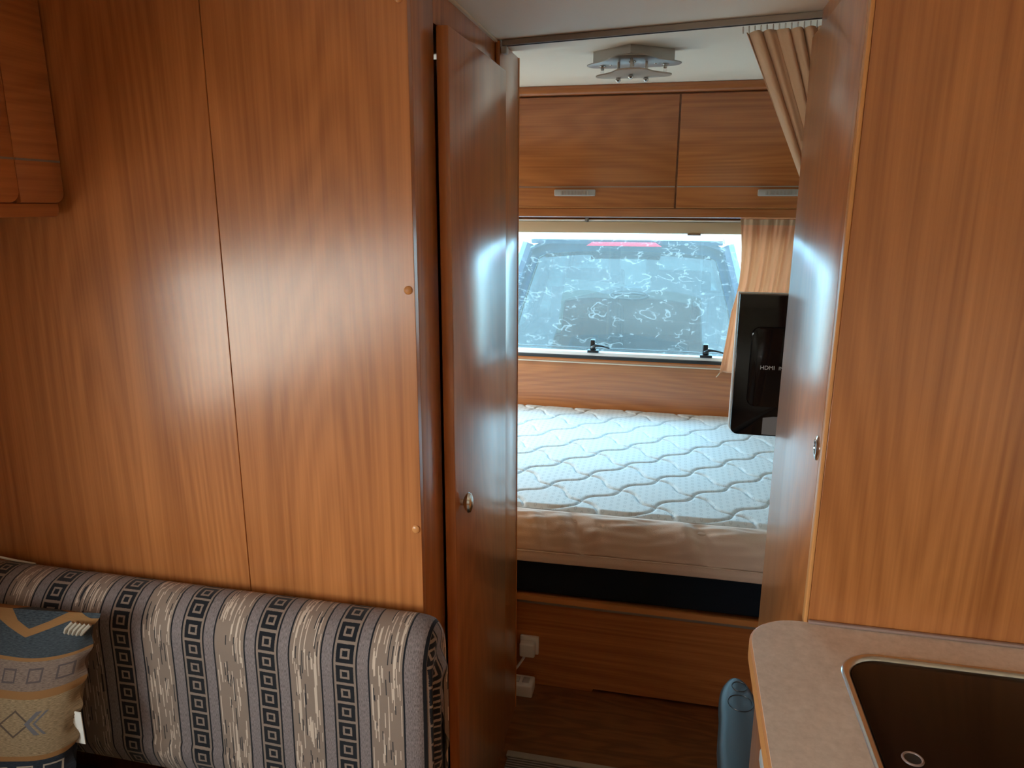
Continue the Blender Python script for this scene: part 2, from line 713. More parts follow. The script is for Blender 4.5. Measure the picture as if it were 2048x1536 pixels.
tag(obj('trim_1', prism(B(), [(YB - .036, .818), (YB, .816), (YB, .832), (YB - .034, .832), (YB - .040, .826)], 'x', XL, XR, .002), 'wood_strip'), 'rounded cherry wood strip under the window', kind='structure')
tag(obj('trim_2', box(B(), XL, XR, YB - .030, YB, .809, .816, .002), 'cream_plastic'), 'thin cream strip below the wood strip under the window', kind='structure')

# roller blind cassette
bl = thing('roller_blind', 'cream roller blind cassette along the top of the end window', 'blind', (-.25, YB - .05, 1.39))
obj('cassette', box(B(), -1.10, .60, YB - .060, YB - .002, 1.392, 1.440, .006), 'blind_fabric', bl)
obj('top_rail', box(B(), -1.10, .60, YB - .066, YB - .01, 1.442, 1.449, .001), 'white_metal', bl)
obj('clip', box(B(), -.392, -.376, YB - .075, YB - .058, 1.438, 1.456, .003), 'grey_plastic', bl)
obj('pull_tab', box(B(), .040, .095, YB - .066, YB - .050, 1.386, 1.393, .002), 'seal_strip', bl)

# ------------------------------------------------------------------ rear overhead cupboards
YC = 2.86
CX = [-1.37, -.77, -.0155, .735, .88]
rc = thing('overhead_cupboard', 'long cherry wood overhead cupboard with silver handles above the end window', 'cupboard', (-.25, 3.05, 1.47))
obj('carcass', box(B(), XL + .001, XR - .001, YC + .019, YB - .001, 1.466, 1.935), 'wood_horizontal', rc)
obj('cornice', prism(B(), [(YC - .004, 1.903), (YC + .02, 1.903), (YC + .02, 1.937), (YC - .012, 1.934), (YC - .016, 1.922), (YC - .010, 1.908)], 'x', XL + .001, XR - .001, .001), 'wood_strip', rc)
obj('pelmet', prism(B(), [(YC + .004, 1.465), (YC + .02, 1.462), (YC + .02, 1.495), (YC + .004, 1.495)], 'x', XL + .001, XR - .001, .002), 'wood_strip', rc)
for i in range(4):
    xa, xb = CX[i] + .003, CX[i + 1] - .003
    d = obj('door', box(B(), xa, xb, YC, YC + .018, 1.499, 1.897, .0025), 'wood_horizontal', rc)
    obj('metal_inlay', box(B(), xa + .001, xb - .001, YC - .0012, YC + .002, 1.573, 1.5765), 'brushed_aluminium', d)
    obj('bottom_edge', box(B(), xa + .001, xb - .001, YC - .001, YC + .004, 1.4975, 1.501, .0008), 'edge_band', d)
    if i == 3:
        continue
    hx = (-1.07, -.39, .352)[i]
    h = obj('handle', box(B(), hx - .078, hx + .078, YC - .016, YC, 1.541, 1.565, .004), 'light_grey_plastic', d)
    bm = B()
    for k in range(9):
        box(bm, hx - .052 + k * .0125, hx - .0445 + k * .0125, YC - .0185, YC - .014, 1.545, 1.561, .001)
    obj('handle_ridges', bm, 'brushed_aluminium', h)

# ------------------------------------------------------------------ bed
YBF = 2.04
bb = thing('bed_base', 'dark cherry wood bed box with a metal-edged ledge below the mattress', 'bed', (-.25, 2.6, 0))
obj('front_board', prism(B(), [(XL + .002, .001), (-.188, .001), (-.184, .011), (XR - .002, .011), (XR - .002, .300), (XL + .002, .300)], 'y', YBF, YBF + .018), 'wood_horizontal', bb)
obj('slatted_top', box(B(), XL + .002, XR - .002, YBF + .002, YB - .002, .301, .312), 'wood_horizontal', bb)
obj('ledge', prism(B(), [(YBF - .012, .303), (YBF + .03, .303), (YBF + .03, .312), (YBF + .02, .3135), (YBF - .006, .3225), (YBF - .012, .321)], 'x', XL + .002, XR - .002, .0008), 'edge_band', bb)
obj('ledge_profile', box(B(), XL + .002, XR - .002, YBF - .008, YBF + .006, .292, .303, .001), 'grey_rail', bb)

mf = tag(obj('foam_mattress', box(B(), XL + .004, XR - .004, YBF + .004, YB - .004, .323, .455, .012, 3), 'navy_foam_cover'), 'dark navy foam mattress under the white quilted topper', 'mattress')

# quilted topper
QF = 2.085


def quilt_z(x, y):
    p = (x + y) / .232 - 8.21
    q = (x - y) / .232 + 10.39
    pp = p - .085 * math.sin(2 * PI * q)
    qq = q + .085 * math.sin(2 * PI * p)
    d = min(abs(pp - round(pp)), abs(qq - round(qq)))
    return .0105 * (1 - math.exp(-(d / .024)))


def fnoise(x, y):
    return math.sin(x * 7.1 + 1.3 * math.sin(y * 5.0)) * math.sin(y * 6.3 + 2.0) * .5 + .3 * math.sin(x * 15.3 + y * 9.1)


topper = thing('mattress_topper', 'white quilted mattress topper with pale border coloured for warm bounce light on the bed', 'mattress', (-.25, 2.65, .456))


def top_f(u, v):
    x = XL + .006 + u * (XR - XL - .012)
    y = QF + v * (YB - .008 - QF)
    e = min(1, (y - QF) / .02, max(0, (YB - .008 - y)) / .02)
    return (x, y, .588 + quilt_z(x, y) * e + .004 * fnoise(x, y))


obj('quilted_top', grid(B(), top_f, 620, 330), 'mattress_ticking', topper, smooth=80, recalc=False)


def wr(x):   # crease running down the border
    return sum(a * math.exp(-((x - c) / w) ** 2) for a, c, w in ((.014, .05, .03), (-.010, .09, .03), (.006, -.32, .03), (.007, -.22, .025), (-.006, -.28, .02), (.005, .2, .03), (.006, -.40, .02)))


def border_f(u, v):
    x = XL + .006 + u * (XR - XL - .012)
    # profile from the quilt edge over the rounded front and down to the hem
    prof = [(QF, .588), (QF - .012, .590), (QF - .030, .587), (QF - .050, .576), (QF - .066, .556), (QF - .074, .532), (QF - .076, .508), (QF - .078, .490), (QF - .0745, .487), (QF - .079, .483), (QF - .082, .468), (QF - .080, .452), (QF - .060, .449)]
    t = v * (len(prof) - 1)
    i = min(int(t), len(prof) - 2)
    f = t - i
    y = prof[i][0] * (1 - f) + prof[i + 1][0] * f
    z = prof[i][1] * (1 - f) + prof[i + 1][1] * f
    env = math.sin(min(1, v * 1.55) * PI) if v < .645 else 0
    xs = x - v * .10
    w = 1.35 * wr(xs) + .004 * math.sin(xs * 31 + 5 * v + 2 * math.sin(xs * 9)) + .004 * fnoise(xs * 3, v * 6)
    n = env * w
    sag = .004 * math.sin(x * 4.2 + .8) * v
    return (x, y - n * .7, z + n * .8 + sag)


obj('border', grid(B(), border_f, 420, 48), 'mattress_border', topper, smooth=80, recalc=False)
bm = B()
tube(bm, [(XL + .01 + i * (XR - XL - .02) / 60, QF - .081 + .0006 * math.sin(i), .4865 + .004 * math.sin((XL + i * (XR - XL) / 60) * 4.2 + .8) * .75) for i in range(61)], .0022, 6)
obj('border_piping', bm, 'mattress_border', topper)
obj('topper_core', box(B(), XL + .008, XR - .008, QF - .04, YB - .01, .4575, .575, .01), 'mattress_border', topper)

# socket, cable and plug strip by the bed box
s = thing('wall_socket', 'white surface-mounted socket on the dark bed box front', 'socket', (-.39, YBF, .112))
obj('socket_back', box(B(), -.420, -.360, YBF - .012, YBF - .0005, .114, .176, .003), 'white_plastic', s)
obj('plug', box(B(), -.417, -.368, YBF - .040, YBF - .012, .118, .166, .006, 3), 'white_plastic', s)
p = thing('plug_adapter', 'white plug adapter block on the floor below the socket', 'adapter', (-.41, 1.99, 0))
obj('adapter_body', box(B(), -.470, -.368, 1.965, 2.022, 0.0, .042, .005, 3), 'white_plastic', p)
bm = B()
box(bm, -.440, -.412, 1.980, 2.006, .042, .046, .002)
box(bm, -.402, -.380, 1.980, 2.006, .042, .046, .002)
obj('adapter_slot', bm, 'light_grey_plastic', p)
bm = B()
tube(bm, [(-.400, YBF - .030, .118), (-.408, YBF - .034, .104), (-.422, YBF - .040, .082), (-.438, YBF - .045, .062), (-.452, YBF - .050, .0445)], .0038, 8)
tag(obj('white_cable', bm, 'white_plastic'), 'short white cable from the socket down to the adapter', 'cable')

# ------------------------------------------------------------------ floor mat
mt = thing('floor_mat', 'ribbed grey-beige floor mat with bound edge in the aisle', 'mat', (-.13, .8, 0))
obj('ribbed_pile', box(B(), -.385, .120, -.8, 1.700, .0005, .008, .002), 'carpet_rib', mt)
obj('bound_edge', box(B(), -.390, .122, 1.7005, 1.722, .0005, .010, .003), 'carpet_binding', mt)

# ------------------------------------------------------------------ left wardrobe
YL = 1.15
wd = thing('wardrobe', 'tall cherry wood wardrobe with big plain front behind the striped backrest', 'wardrobe', (-.9, 1.5, 0))
SEAM = -.774
obj('front_board', box(B(), XL + .002, SEAM - .0006, YL, YL + .016, .001, CZ - .001, .0008, 1), 'wood_vertical', wd)
obj('front_board', box(B(), SEAM + .0006, -.4200, YL, YL + .016, .001, CZ - .001, .0008, 1), 'wood_vertical', wd)
bm = B()
box(bm, -.4365, -.420, YL + .0164, 1.275, .0015, CZ - .001, .0012)
box(bm, -.4365, -.420, 1.275, 1.912, 1.80, CZ - .001, .0008)
box(bm, -.4365, -.420, 1.69, 1.912, .0015, 1.80, .0008)
box(bm, -.4365, -.420, 1.275, 1.69, .0015, .06, .0008)
obj('side_frame', bm, 'wood_vertical', wd)
obj('back_board', box(B(), XL + .002, -.4365, 1.896, 1.912, .001, CZ - .001), 'wood_vertical', wd)
obj('corner_post', box(B(), -.4195, -.409, 1.712, 1.914, .001, CZ - .002, .002), 'wood_vertical', wd)
obj('post_edge', box(B(), -.4195, -.4075, 1.914, 1.917, .001, CZ - .002), 'edge_band', wd)
d = obj('door', box(B(), -.4165, -.394, 1.276, 1.7105, .035, 1.797, .003), 'wood_vertical', wd)
lathe_c = (-.394, 1.310, .927)
k = obj('knob', lathe(B(), [(.005, 0), (.006, .006), (.013, .010), (.0175, .016), (.016, .021), (.009, .0245), (.002, .0255)], lathe_c, (1, 0, 0), 24, .72, 1.25), 'chrome', d)
for (x, z) in ((-.431, 1.365), (-.430, .937), (-.433, 1.808)):
    obj('screw_cap', lathe(B(), [(.0072, 0), (.0072, .0018), (.0055, .0034), (.001, .0040)], (x, YL, z), (0, -1, 0), 20), 'edge_band', wd)
tag(obj('trim_3', box(B(), -.4365, -.414, YL, 1.711, CZ - .006, CZ - .0005, .001), 'cream_plastic'), 'thin pale bead where wardrobe side meets the ceiling', kind='structure')

# ------------------------------------------------------------------ left overhead cupboard along the side wall
FX = -1.075
lc = thing('overhead_cupboard', 'cherry wood side cupboard high up in the top left corner', 'cupboard', (-1.22, -.2, 1.48))
obj('carcass', box(B(), XL + .001, FX - .019, -1.60, YL - .002, 1.505, CZ - .001), 'wood_lengthwise', lc)
fp = obj('end_panel', prism(B(), rrect(1.052, YL - .004, 1.504, CZ - .002, .020, 6, (0, 1, 0, 0)), 'x', FX - .018, FX, .0025), 'wood_lengthwise', lc)
obj('metal_inlay', box(B(), FX - .002, FX + .0012, 1.053, YL - .006, 1.573, 1.5765), 'grey_rail', fp)
for i in range(4):
    y1 = 1.050 - i * .64
    d = obj('door', prism(B(), rrect(y1 - .636, y1, 1.504, CZ - .004, .020, 6, (0, 1, 0, 0)), 'x', FX - .017, FX + .002, .0025), 'wood_lengthwise', lc)
    obj('metal_inlay', box(B(), FX, FX + .0032, y1 - .634, y1 - .002, 1.573, 1.5765), 'grey_rail', d)
    h = obj('handle', box(B(), FX + .002, FX + .016, y1 - .40, y1 - .24, 1.541, 1.565, .004), 'light_grey_plastic', d)
obj('pelmet', prism(B(), rrect(-1.60, YL - .014, 1.480, 1.5035, .012, 5, (0, 1, 0, 0)), 'x', XL + .001, FX - .006, .002), 'wood_lengthwise', lc)

# ------------------------------------------------------------------ right tall cupboard
YR, XD = 1.076, .221
ZC = .885
rcb = thing('tall_cupboard', 'tall cherry wood cupboard standing behind the kitchen worktop', 'cupboard', (.55, 1.3, 0))
obj('front_panel', box(B(), .226, XR - .002, YR, YR + .016, .001, CZ - .001, .0008, 1), 'wood_vertical', rcb)
obj('edge_strip', box(B(), .2205, .2258, YR - .0008, YR + .016, .001, CZ - .001, .001), 'edge_band', rcb)
bm = B()
box(bm, .2425, .2585, YR + .017, 1.567, .001, CZ - .001)
box(bm, .2425, XR - .002, 1.5675, 1.583, .001, CZ - .001)
obj('side_frame', bm, 'wood_vertical', rcb)
d = obj('door', box(B(), XD, XD + .020, YR + .0175, 1.536, .035, 1.805, .003), 'wood_vertical', rcb)
k = obj('lock', lathe(B(), [(.017, 0), (.017, .002), (.013, .004), (.010, .004), (.009, .002), (.001, .002)], (XD, 1.112, 1.152), (-1, 0, 0), 24, .8, 1.1), 'chrome', d)
obj('lock_recess', lathe(B(), [(.0085, .0021), (.007, .0032), (.001, .0032)], (XD, 1.112, 1.152), (-1, 0, 0), 20, .8, 1.1), 'black_plastic', k)

# ------------------------------------------------------------------ kitchen
ku = thing('kitchen_unit', 'cherry wood kitchen unit under the beige worktop', 'cabinet', (.52, .4, 0))
obj('side_board', box(B(), .178, XR - .002, -.40, -.384, .061, ZC - .031), 'wood_vertical', ku)
obj('side_board', box(B(), .178, XR - .002, YR - .018, YR - .002, .061, ZC - .031), 'wood_vertical', ku)
obj('bottom_board', box(B(), .178, XR - .002, -.383, YR - .019, .061, .077), 'wood_vertical', ku)
obj('plinth', box(B(), .20, XR - .002, -.40, YR - .004, .001, .06), 'black_plastic', ku)
for i in range(3):
    y1 = YR - .004 - i * .49
    d = obj('door', box(B(), .160, .1775, y1 - .486, y1, .07, ZC - .034, .003), 'wood_vertical', ku)
    obj('handle', box(B(), .148, .160, y1 - .32, y1 - .16, .76, .782, .004), 'light_grey_plastic', d)
# worktop with a rounded far corner and a cut-out for the sink
ox0, oy1 = .138, YR - .001
wt = thing('worktop', 'speckled beige kitchen worktop with rounded far corner', 'worktop', (.52, .4, ZC - .03))
SX0, SX1, SY0, SY1 = .250, .700, .36, 1.008


def worktop_mesh():
    bm = B()
    outer = []
    R_ = .075
    n = 10
    outer += [(XR - .003, -.41), (XR - .003, oy1)]
    arc = [(ox0 + R_ - R_ * math.sin(PI / 2 * i / n), oy1 - R_ + R_ * math.cos(PI / 2 * i / n)) for i in range(n + 1)]
    outer += arc + [(ox0 - .006, -.41)]
    inner = rrect(SX0 + .008, SX1 - .008, SY0 + .008, SY1 - .008, .05, 6)
    edges = []
    for ring in (outer, inner):
        vsr = [bm.verts.new((x, y, ZC)) for x, y in ring]
        for i in range(len(vsr)):
            edges.append(bm.edges.new((vsr[i], vsr[(i + 1) % len(vsr)])))
    bmesh.ops.triangle_fill(bm, use_beauty=True, use_dissolve=False, edges=edges)
    r = bmesh.ops.extrude_face_region(bm, geom=bm.faces[:])
    for v in r['geom']:
        if isinstance(v, bmesh.types.BMVert):
            v.co.z = ZC - .029
    return bm, arc


bmw, arc = worktop_mesh()
obj('laminate_slab', bmw, 'worktop_laminate', wt, smooth=30)
bm = B()
path = [(.222, oy1)] + arc + [(ox0 - .006, -.41)]
op = []
for i, (x, y) in enumerate(path):
    a = Vector(path[max(0, i - 1)])
    b = Vector(path[min(len(path) - 1, i + 1)])
    t = (b - a).normalized()
    op.append((x + t.y * .0035, y - t.x * .0035) if i else (x, y + .0035))
for i in range(len(path) - 1):
    for (A, C_) in ((path, op),):
        vv = [bm.verts.new((*A[i], ZC - .029)), bm.verts.new((*A[i + 1], ZC - .029)), bm.verts.new((*A[i + 1], ZC - .0012)), bm.verts.new((*A[i], ZC - .0012))]
        ww = [bm.verts.new((*C_[i], ZC - .028)), bm.verts.new((*C_[i + 1], ZC - .028)), bm.verts.new((*C_[i + 1], ZC - .002)), bm.verts.new((*C_[i], ZC - .002))]
        bm.faces.new(ww)
        bm.faces.new((vv[3], vv[2], ww[2], ww[3]))
        bm.faces.new((vv[0], vv[1], ww[1], ww[0]))
bmesh.ops.remove_doubles(bm, verts=bm.verts, dist=1e-5)
obj('edge_band', bm, 'edge_band', wt)
tag(obj('trim_4', box(B(), .226, XR - .003, YR - .0075, YR - .0005, ZC + .0003, ZC + .0055, .002), 'seal_strip'), 'grey-brown seal strip between worktop and cupboard front', kind='structure')

sk = thing('sink', 'built-in kitchen sink with steel rim and dark brown glass lid', 'sink', (.475, .68, ZC - .12))


def ring_mesh(o, i, zo, zi, rim_z):
    bm = B()
    k = len(o)
    mid = [((a[0] + b[0]) / 2, (a[1] + b[1]) / 2) for a, b in zip(o, i)]
    rows = [[(x, y, zo) for x, y in o], [(a[0] * .8 + b[0] * .2, a[1] * .8 + b[1] * .2, rim_z - .0008) for a, b in zip(o, i)],
            [(a[0] * .6 + b[0] * .4, a[1] * .6 + b[1] * .4, rim_z) for a, b in zip(o, i)],
            [(a[0] * .3 + b[0] * .7, a[1] * .3 + b[1] * .7, rim_z - .0012) for a, b in zip(o, i)],
            [(x, y, zi + .002) for x, y in i], [(x, y, zi - .01) for x, y in i]]
    vr = [[bm.verts.new(p) for p in r] for r in rows]
    for a in range(len(vr) - 1):
        for j in range(k):
            bm.faces.new((vr[a][j], vr[a][(j + 1) % k], vr[a + 1][(j + 1) % k], vr[a + 1][j]))
    return bm


o_ = rrect(SX0, SX1, SY0, SY1, .060, 10)
i_ = rrect(SX0 + .0125, SX1 - .0125, SY0 + .0125, SY1 - .0125, .048, 10)
obj('rim', ring_mesh(o_, i_, ZC + .0002, ZC - .004, ZC + .0030), 'steel', sk, smooth=60)
bm = B()
lid = obj('glass_lid', prism(bm, rrect(SX0 + .0127, SX1 - .0127, SY0 + .0127, SY1 - .0127, .047, 8), 'z', ZC - .009, ZC - .0015, .0012), 'dark_glass', sk)
obj('finger_ring', torus(B(), (.297, .800, ZC - .0012), (0, 0, 1), .0105, .0016, 24, 8), 'seal_strip', lid)
obj('finger_recess', lathe(B(), [(.0095, 0), (.0095, .0008), (.001, .0006)], (.297, .800, ZC - .0016), (0, 0, 1), 20), 'rubber', lid)
bm = B()
r1 = rrect(SX0 + .02, SX1 - .02, SY0 + .02, SY1 - .02, .044, 8)
r2 = rrect(SX0 + .05, SX1 - .05, SY0 + .05, SY1 - .05, .05, 8)
va = [bm.verts.new((x, y, ZC - .012)) for x, y in r1]
vb = [bm.verts.new((x, y, ZC - .14)) for x, y in r2]
for j in range(len(va)):
    bm.faces.new((va[j], va[(j + 1) % len(va)], vb[(j + 1) % len(va)], vb[j]))
bm.faces.new(vb)
obj('bowl', bm, 'steel', sk)

# ------------------------------------------------------------------ slim bin in the aisle
m = plain('bin_plastic', (0.030, 0.034, 0.034), 0.45, 0, 0.25)
fabric_bump(m, 900.0, 0.08)
bn = thing('waste_bin', 'slim dark grey plastic bin with two oval marks beside the worktop corner', 'bin', (.175, 1.3, 0))


def bin_out(k, grow=0.0, zz=0):
    # plan: long tongue with a round far end; k scales the half-width
    pts = []
    y0, yt, hw, cx = 1.10, 1.475 + grow, .042 * k + grow, .1725
    for i in range(25):
        a = -PI / 2 + PI * i / 24
        t = math.cos(a)
        pts.append((cx + .004 + math.sin(a) * hw * -1, 1.34 + (yt - 1.34) * abs(t) ** .85))
    pts += [(cx - .005 - hw * .98, 1.25), (cx - .008 - hw * .95, y0), (cx + hw * .9, y0), (cx + .004 + hw * 1.0, 1.25)]
    return pts


def bin_stack(levels):
    bm = B()
    rows = []
    for (k, g, z) in levels:
        rows.append([bm.verts.new((x, y, z)) for x, y in bin_out(k, g)])
    n_ = len(rows[0])
    for a in range(len(rows) - 1):
        for j in range(n_):
            bm.faces.new((rows[a][j], rows[a][(j + 1) % n_], rows[a + 1][(j + 1) % n_], rows[a + 1][j]))
    bm.faces.new(rows[0])
    bm.faces.new(rows[-1])
    return bm


obj('bin_body', bin_stack([(.85, -.012, .0005), (.9, -.008, .30), (.95, -.004, .478)]), 'bin_plastic', bn)
ld = obj('bin_lid', bin_stack([(.97, -.003, .479), (1.0, 0, .486), (1.0, 0, .496), (.93, -.0035, .504), (.80, -.010, .508)]), 'bin_plastic', bn, smooth=60)
obj('oval_mark', torus(B(), (0, 0, 0), (0, 0, 1), .0165, .0011, 28, 6), 'black_plastic', ld)
o1 = bpy.context.scene.objects['oval_mark']
o1.location = Vector((.181, 1.437, .5080)) - base_of(ld)
o1.scale = (.95, 1.0, 1)
o2 = obj('oval_mark', torus(B(), (0, 0, 0), (0, 0, 1), .025, .0011, 32, 6), 'black_plastic', ld)
o2.location = Vector((.179, 1.382, .5080)) - base_of(ld)
o2.scale = (1.0, 1.05, 1)

# ------------------------------------------------------------------ seat and backrest
st = thing('bench_seat', 'dark navy bench seat below the striped backrest', 'seat', (-.88, .75, 0))
obj('bench_box', box(B(), XL + .01, -.405, .48, 1.145, .001, .29), 'wood_vertical', st)
obj('seat_cushion', box(B(), XL + .008, -.395, .45, 1.035, .291, .42, .025, 4), 'navy_fabric', st)

# striped fabric by uv: u metres across, v metres along the roll
m = plain('striped_fabric', (0.4, 0.35, 0.3), 0.9, 0, 0.15)
u, v, _ = m.sep(m.uv())
PER = .152
f = ((u + .677) / PER + 100.5).fr() - 0.5            # 0 on the column of squares
cell = ((u + .677) / PER + 100.5).fl()
af = f.ab()
vv = v / PER
sq_v = (vv / .25).fr() - 0.5
dv = sq_v.ab() * .25
d = af.mx(dv)
wob = m.noise(m.comb(u * 900.0, v * 900.0, 0.0), 1.0, 1.0) * 0.02
sqb = ((d + wob).lt(.118) * (d + wob).gt(.068)).mx((d + wob).lt(.043))
black = (0.010, 0.011, 0.015)
beige_n = m.noise(m.comb(u * 1800.0, v * 1800.0, 0.0), 1.0, 2.0, 0.7)
beige = m.ramp(beige_n, [(0.3, (0.11, 0.078, 0.060)), (0.7, (0.40, 0.30, 0.24))])
grey_n = m.noise(m.comb(u * 1100.0, v * 160.0, 0.0), 1.0, 2.0, 0.7)
grey = m.ramp(grey_n, [(0.3, (0.105, 0.083, 0.080)), (0.7, (0.31, 0.255, 0.25))])
c = m.mix(af.btw(.155, .285), beige, grey)
c = m.mix(sqb * af.lt(.13), c, black)
lines = af.btw(.134, .155).mx(af.btw(.284, .304))
c = m.mix(lines, c, black)
# dashes in the wide beige stripe
col = (u * 560.0).fl()
r1 = m.noise(m.comb(col * 7.31, 0.0, 0.0), 1.0, 0.0)
dash_n = m.noise(m.comb(col * 3.17, v * 15.0 + r1 * 60.0, 0.0), 1.0, 0.0)
wide = af.gt(.32)
c = m.mix(wide * dash_n.gt(.62), c, (0.58, 0.46, 0.37))
c = m.mix(wide * dash_n.lt(.30), c, (0.03, 0.028, 0.032))
m.color(c)
m.bump(beige_n * 0.5 + grey_n * 0.5, 0.5, 0.0012)
m.b.inputs['Sheen Weight'].default_value = 0.15

bk = thing('backrest', 'striped backrest cushion with rows of dark squares below the wardrobe front', 'cushion', (-.88, 1.09, .42))
BX0, BX1 = XL + .012, -.380
prof = []
Yf, Yb, zt = 1.034, 1.147, .792
prof.append((Yf + .012, .425))
prof.append((Yf + .002, .45))
prof += [(Yf - .004 + .002 * i, .47 + i * .085) for i in range(3)]
for i in range(15):
    a = PI - (PI * .62) * i / 14
    prof.append((Yf + .066 + .066 * math.cos(a), zt - .075 + .075 * math.sin(a) ** 1.0))
prof += [(Yb - .012, zt - .016), (Yb - .003, zt - .034), (Yb, zt - .06), (Yb, .6), (Yb, .43)]
arcl = [0]
for a, b in zip(prof, prof[1:]):
    arcl.append(arcl[-1] + math.hypot(a[0] - b[0], a[1] - b[1]))


def bpt(t):
    s_ = t * arcl[-1]
    for i in range(len(arcl) - 1):
        if s_ <= arcl[i + 1] + 1e-9:
            f_ = (s_ - arcl[i]) / (arcl[i + 1] - arcl[i])
            return (prof[i][0] * (1 - f_) + prof[i + 1][0] * f_, prof[i][1] * (1 - f_) + prof[i + 1][1] * f_)
    return prof[-1]


def umap(x):
    return x if x < -.413 else -.413 + (x + .413) * .6


def back_f(u_, v_):
    x = BX0 + u_ * (BX1 - BX0)
    y, z = bpt(v_)
    e = min(1, (BX1 - x) / .045, (x - BX0) / .03)
    k_ = math.sqrt(max(0, 1 - (1 - e) ** 2)) if e < 1 else 1
    # soften the ends
    cyy, cz = 1.095, .62
    q = .80 + .20 * k_
    bul = .004 * math.sin(x * 9) if z > .5 else 0
    return (x, cyy + (y - cyy) * q - (bul if y < 1.08 else 0), cz + (z - cz) * (0.94 + .06 * k_))


obj('striped_cover', grid(B(), back_f, 130, 90, lambda a, b: (umap(BX0 + a * (BX1 - BX0)), b * arcl[-1])), 'striped_fabric', bk, smooth=80, recalc=False)


def end_f(u_, v_):
    # gathered end face, folds running down
    y, z = bpt(v_)
    cyy, cz = 1.095, .62
    y, z = cyy + (y - cyy) * .80, cz + (z - cz) * .94
    q = 1 - u_
    y2, z2 = cyy + (y - cyy) * q, cz + (z - cz) * q
    bulge = .010 * math.sin(u_ * PI) + .004 * math.sin(u_ * 16)
    return (BX1 + bulge + .004 * u_, y2, z2)


obj('end_cover', grid(B(), end_f, 24, 90, lambda a, b: (umap(BX1) + (end_f(a, b)[1] - 1.034) * 1.0 - .01, end_f(a, b)[2] - .425)), 'striped_fabric', bk, smooth=80, recalc=False)
bm = B()
box(bm, BX0 + .004, BX1 - .006, 1.045, 1.14, .424, .70, .01)
obj('foam_core', bm, 'navy_fabric', bk)

# ------------------------------------------------------------------ throw pillow
m = plain('woven_pillow', (0.4, 0.35, 0.3), 0.9, 0, 0.15)
u, v, _ = m.sep(m.uv())      # 0..1 both, v up
wv = m.noise(m.comb(u * 60.0, v * 420.0, 0.0), 1.0, 2.0, 0.6)
wave = (u * 9.0).sin() * 0.008
vb_ = v + wave
slate = m.ramp(wv, [(0.3, (0.022, 0.028, 0.034)), (0.7, (0.065, 0.078, 0.09))])
tan = m.ramp(wv, [(0.3, (0.13, 0.09, 0.05)), (0.7, (0.36, 0.26, 0.155))])
taupe = m.ramp(wv, [(0.3, (0.11, 0.078, 0.062)), (0.7, (0.25, 0.185, 0.15))])
navy = m.ramp(wv, [(0.3, (0.012, 0.016, 0.024)), (0.7, (0.035, 0.042, 0.055))])
ochre = (0.24, 0.12, 0.045)
c = navy
c = m.mix(vb_.gt(.35), c, tan)
c = m.mix(vb_.btw(.345, .37), c, ochre)
c = m.mix(vb_.btw(.66, .70), c, ochre)
c = m.mix(vb_.gt(.70), c, taupe)
c = m.mix(vb_.gt(.84), c, slate)
c = m.mix(vb_.btw(.835, .85), c, ochre)
# zigzag ochre edge along the top
zz = ((u * 3.2 + .12).fr() - 0.5).ab()
c = m.mix((v - (zz * 0.11)).btw(.925, .955), c, ochre)
c = m.mix((v - (zz * 0.11)).gt(.955), c, slate)
# chevrons and diamonds in the tan field
fu = ((u * 3.2 + .02).fr() - 0.5)
dd = fu.ab() * 0.32 + ((v - .53).ab())
c = m.mix(dd.btw(.060, .072), c, (0.09, 0.065, 0.05))
ch = ((u * 3.2 + .52).fr() - .25) * 0.32 - ((v - .53).ab() * 0.8)
c = m.mix(ch.btw(-.035, -.012) * (v - .53).ab().lt(.06), c, (0.12, 0.12, 0.135))
c = m.mix(ch.btw(.002, .014) * (v - .53).ab().lt(.06), c, (0.12, 0.12, 0.135))
# small squares in the taupe and navy bands
su = ((u * 9.0).fr() - 0.5).ab()
s1 = su.mx(((v - .765) * 8.0).ab())
c = m.mix(s1.btw(.20, .27), c, (0.09, 0.07, 0.07))
s2 = su.mx(((v - .265) * 7.0).ab())
c = m.mix(s2.btw(.26, .32), c, (0.32, 0.27, 0.22))
m.color(c)
m.bump(wv, 0.5, 0.0015)
pl = thing('throw_pillow', 'woven throw pillow with slate and tan bands leaning on the striped backrest', 'pillow', (-1.14, .93, .42))
PC = Vector((-1.200, .935, .612))
PW, PH = .215, .180
tilt = math.radians(14)
roll = math.radians(1.5)


def pil(front):
    def f_(u_, v_):
        a, b = u_ * 2 - 1, v_ * 2 - 1
        th = .060 * ((1 - abs(a) ** 2.6) * (1 - abs(b) ** 2.6)) ** .55 if abs(a) < 1 and abs(b) < 1 else 0
        th += .003 * math.sin(a * 9 + b * 3) * (1 - a * a) * (1 - b * b)
        px = a * PW * (1 + .10 * b) * (1 - .05 * (1 - b * b)) + (.006 * math.sin(b * 21) if a > .98 else 0)
        pz = b * PH * (1 - .05 * (1 - a * a))
        py = -th if front else th
        x = px * math.cos(roll) - pz * math.sin(roll)
        z = px * math.sin(roll) + pz * math.cos(roll)
        y = py * math.cos(tilt) + z * math.sin(tilt)
        z2 = -py * math.sin(tilt) * -1 * .0 + z * math.cos(tilt) + py * math.sin(tilt)
        return PC + Vector((x, y, z2 + .004))
    return f_


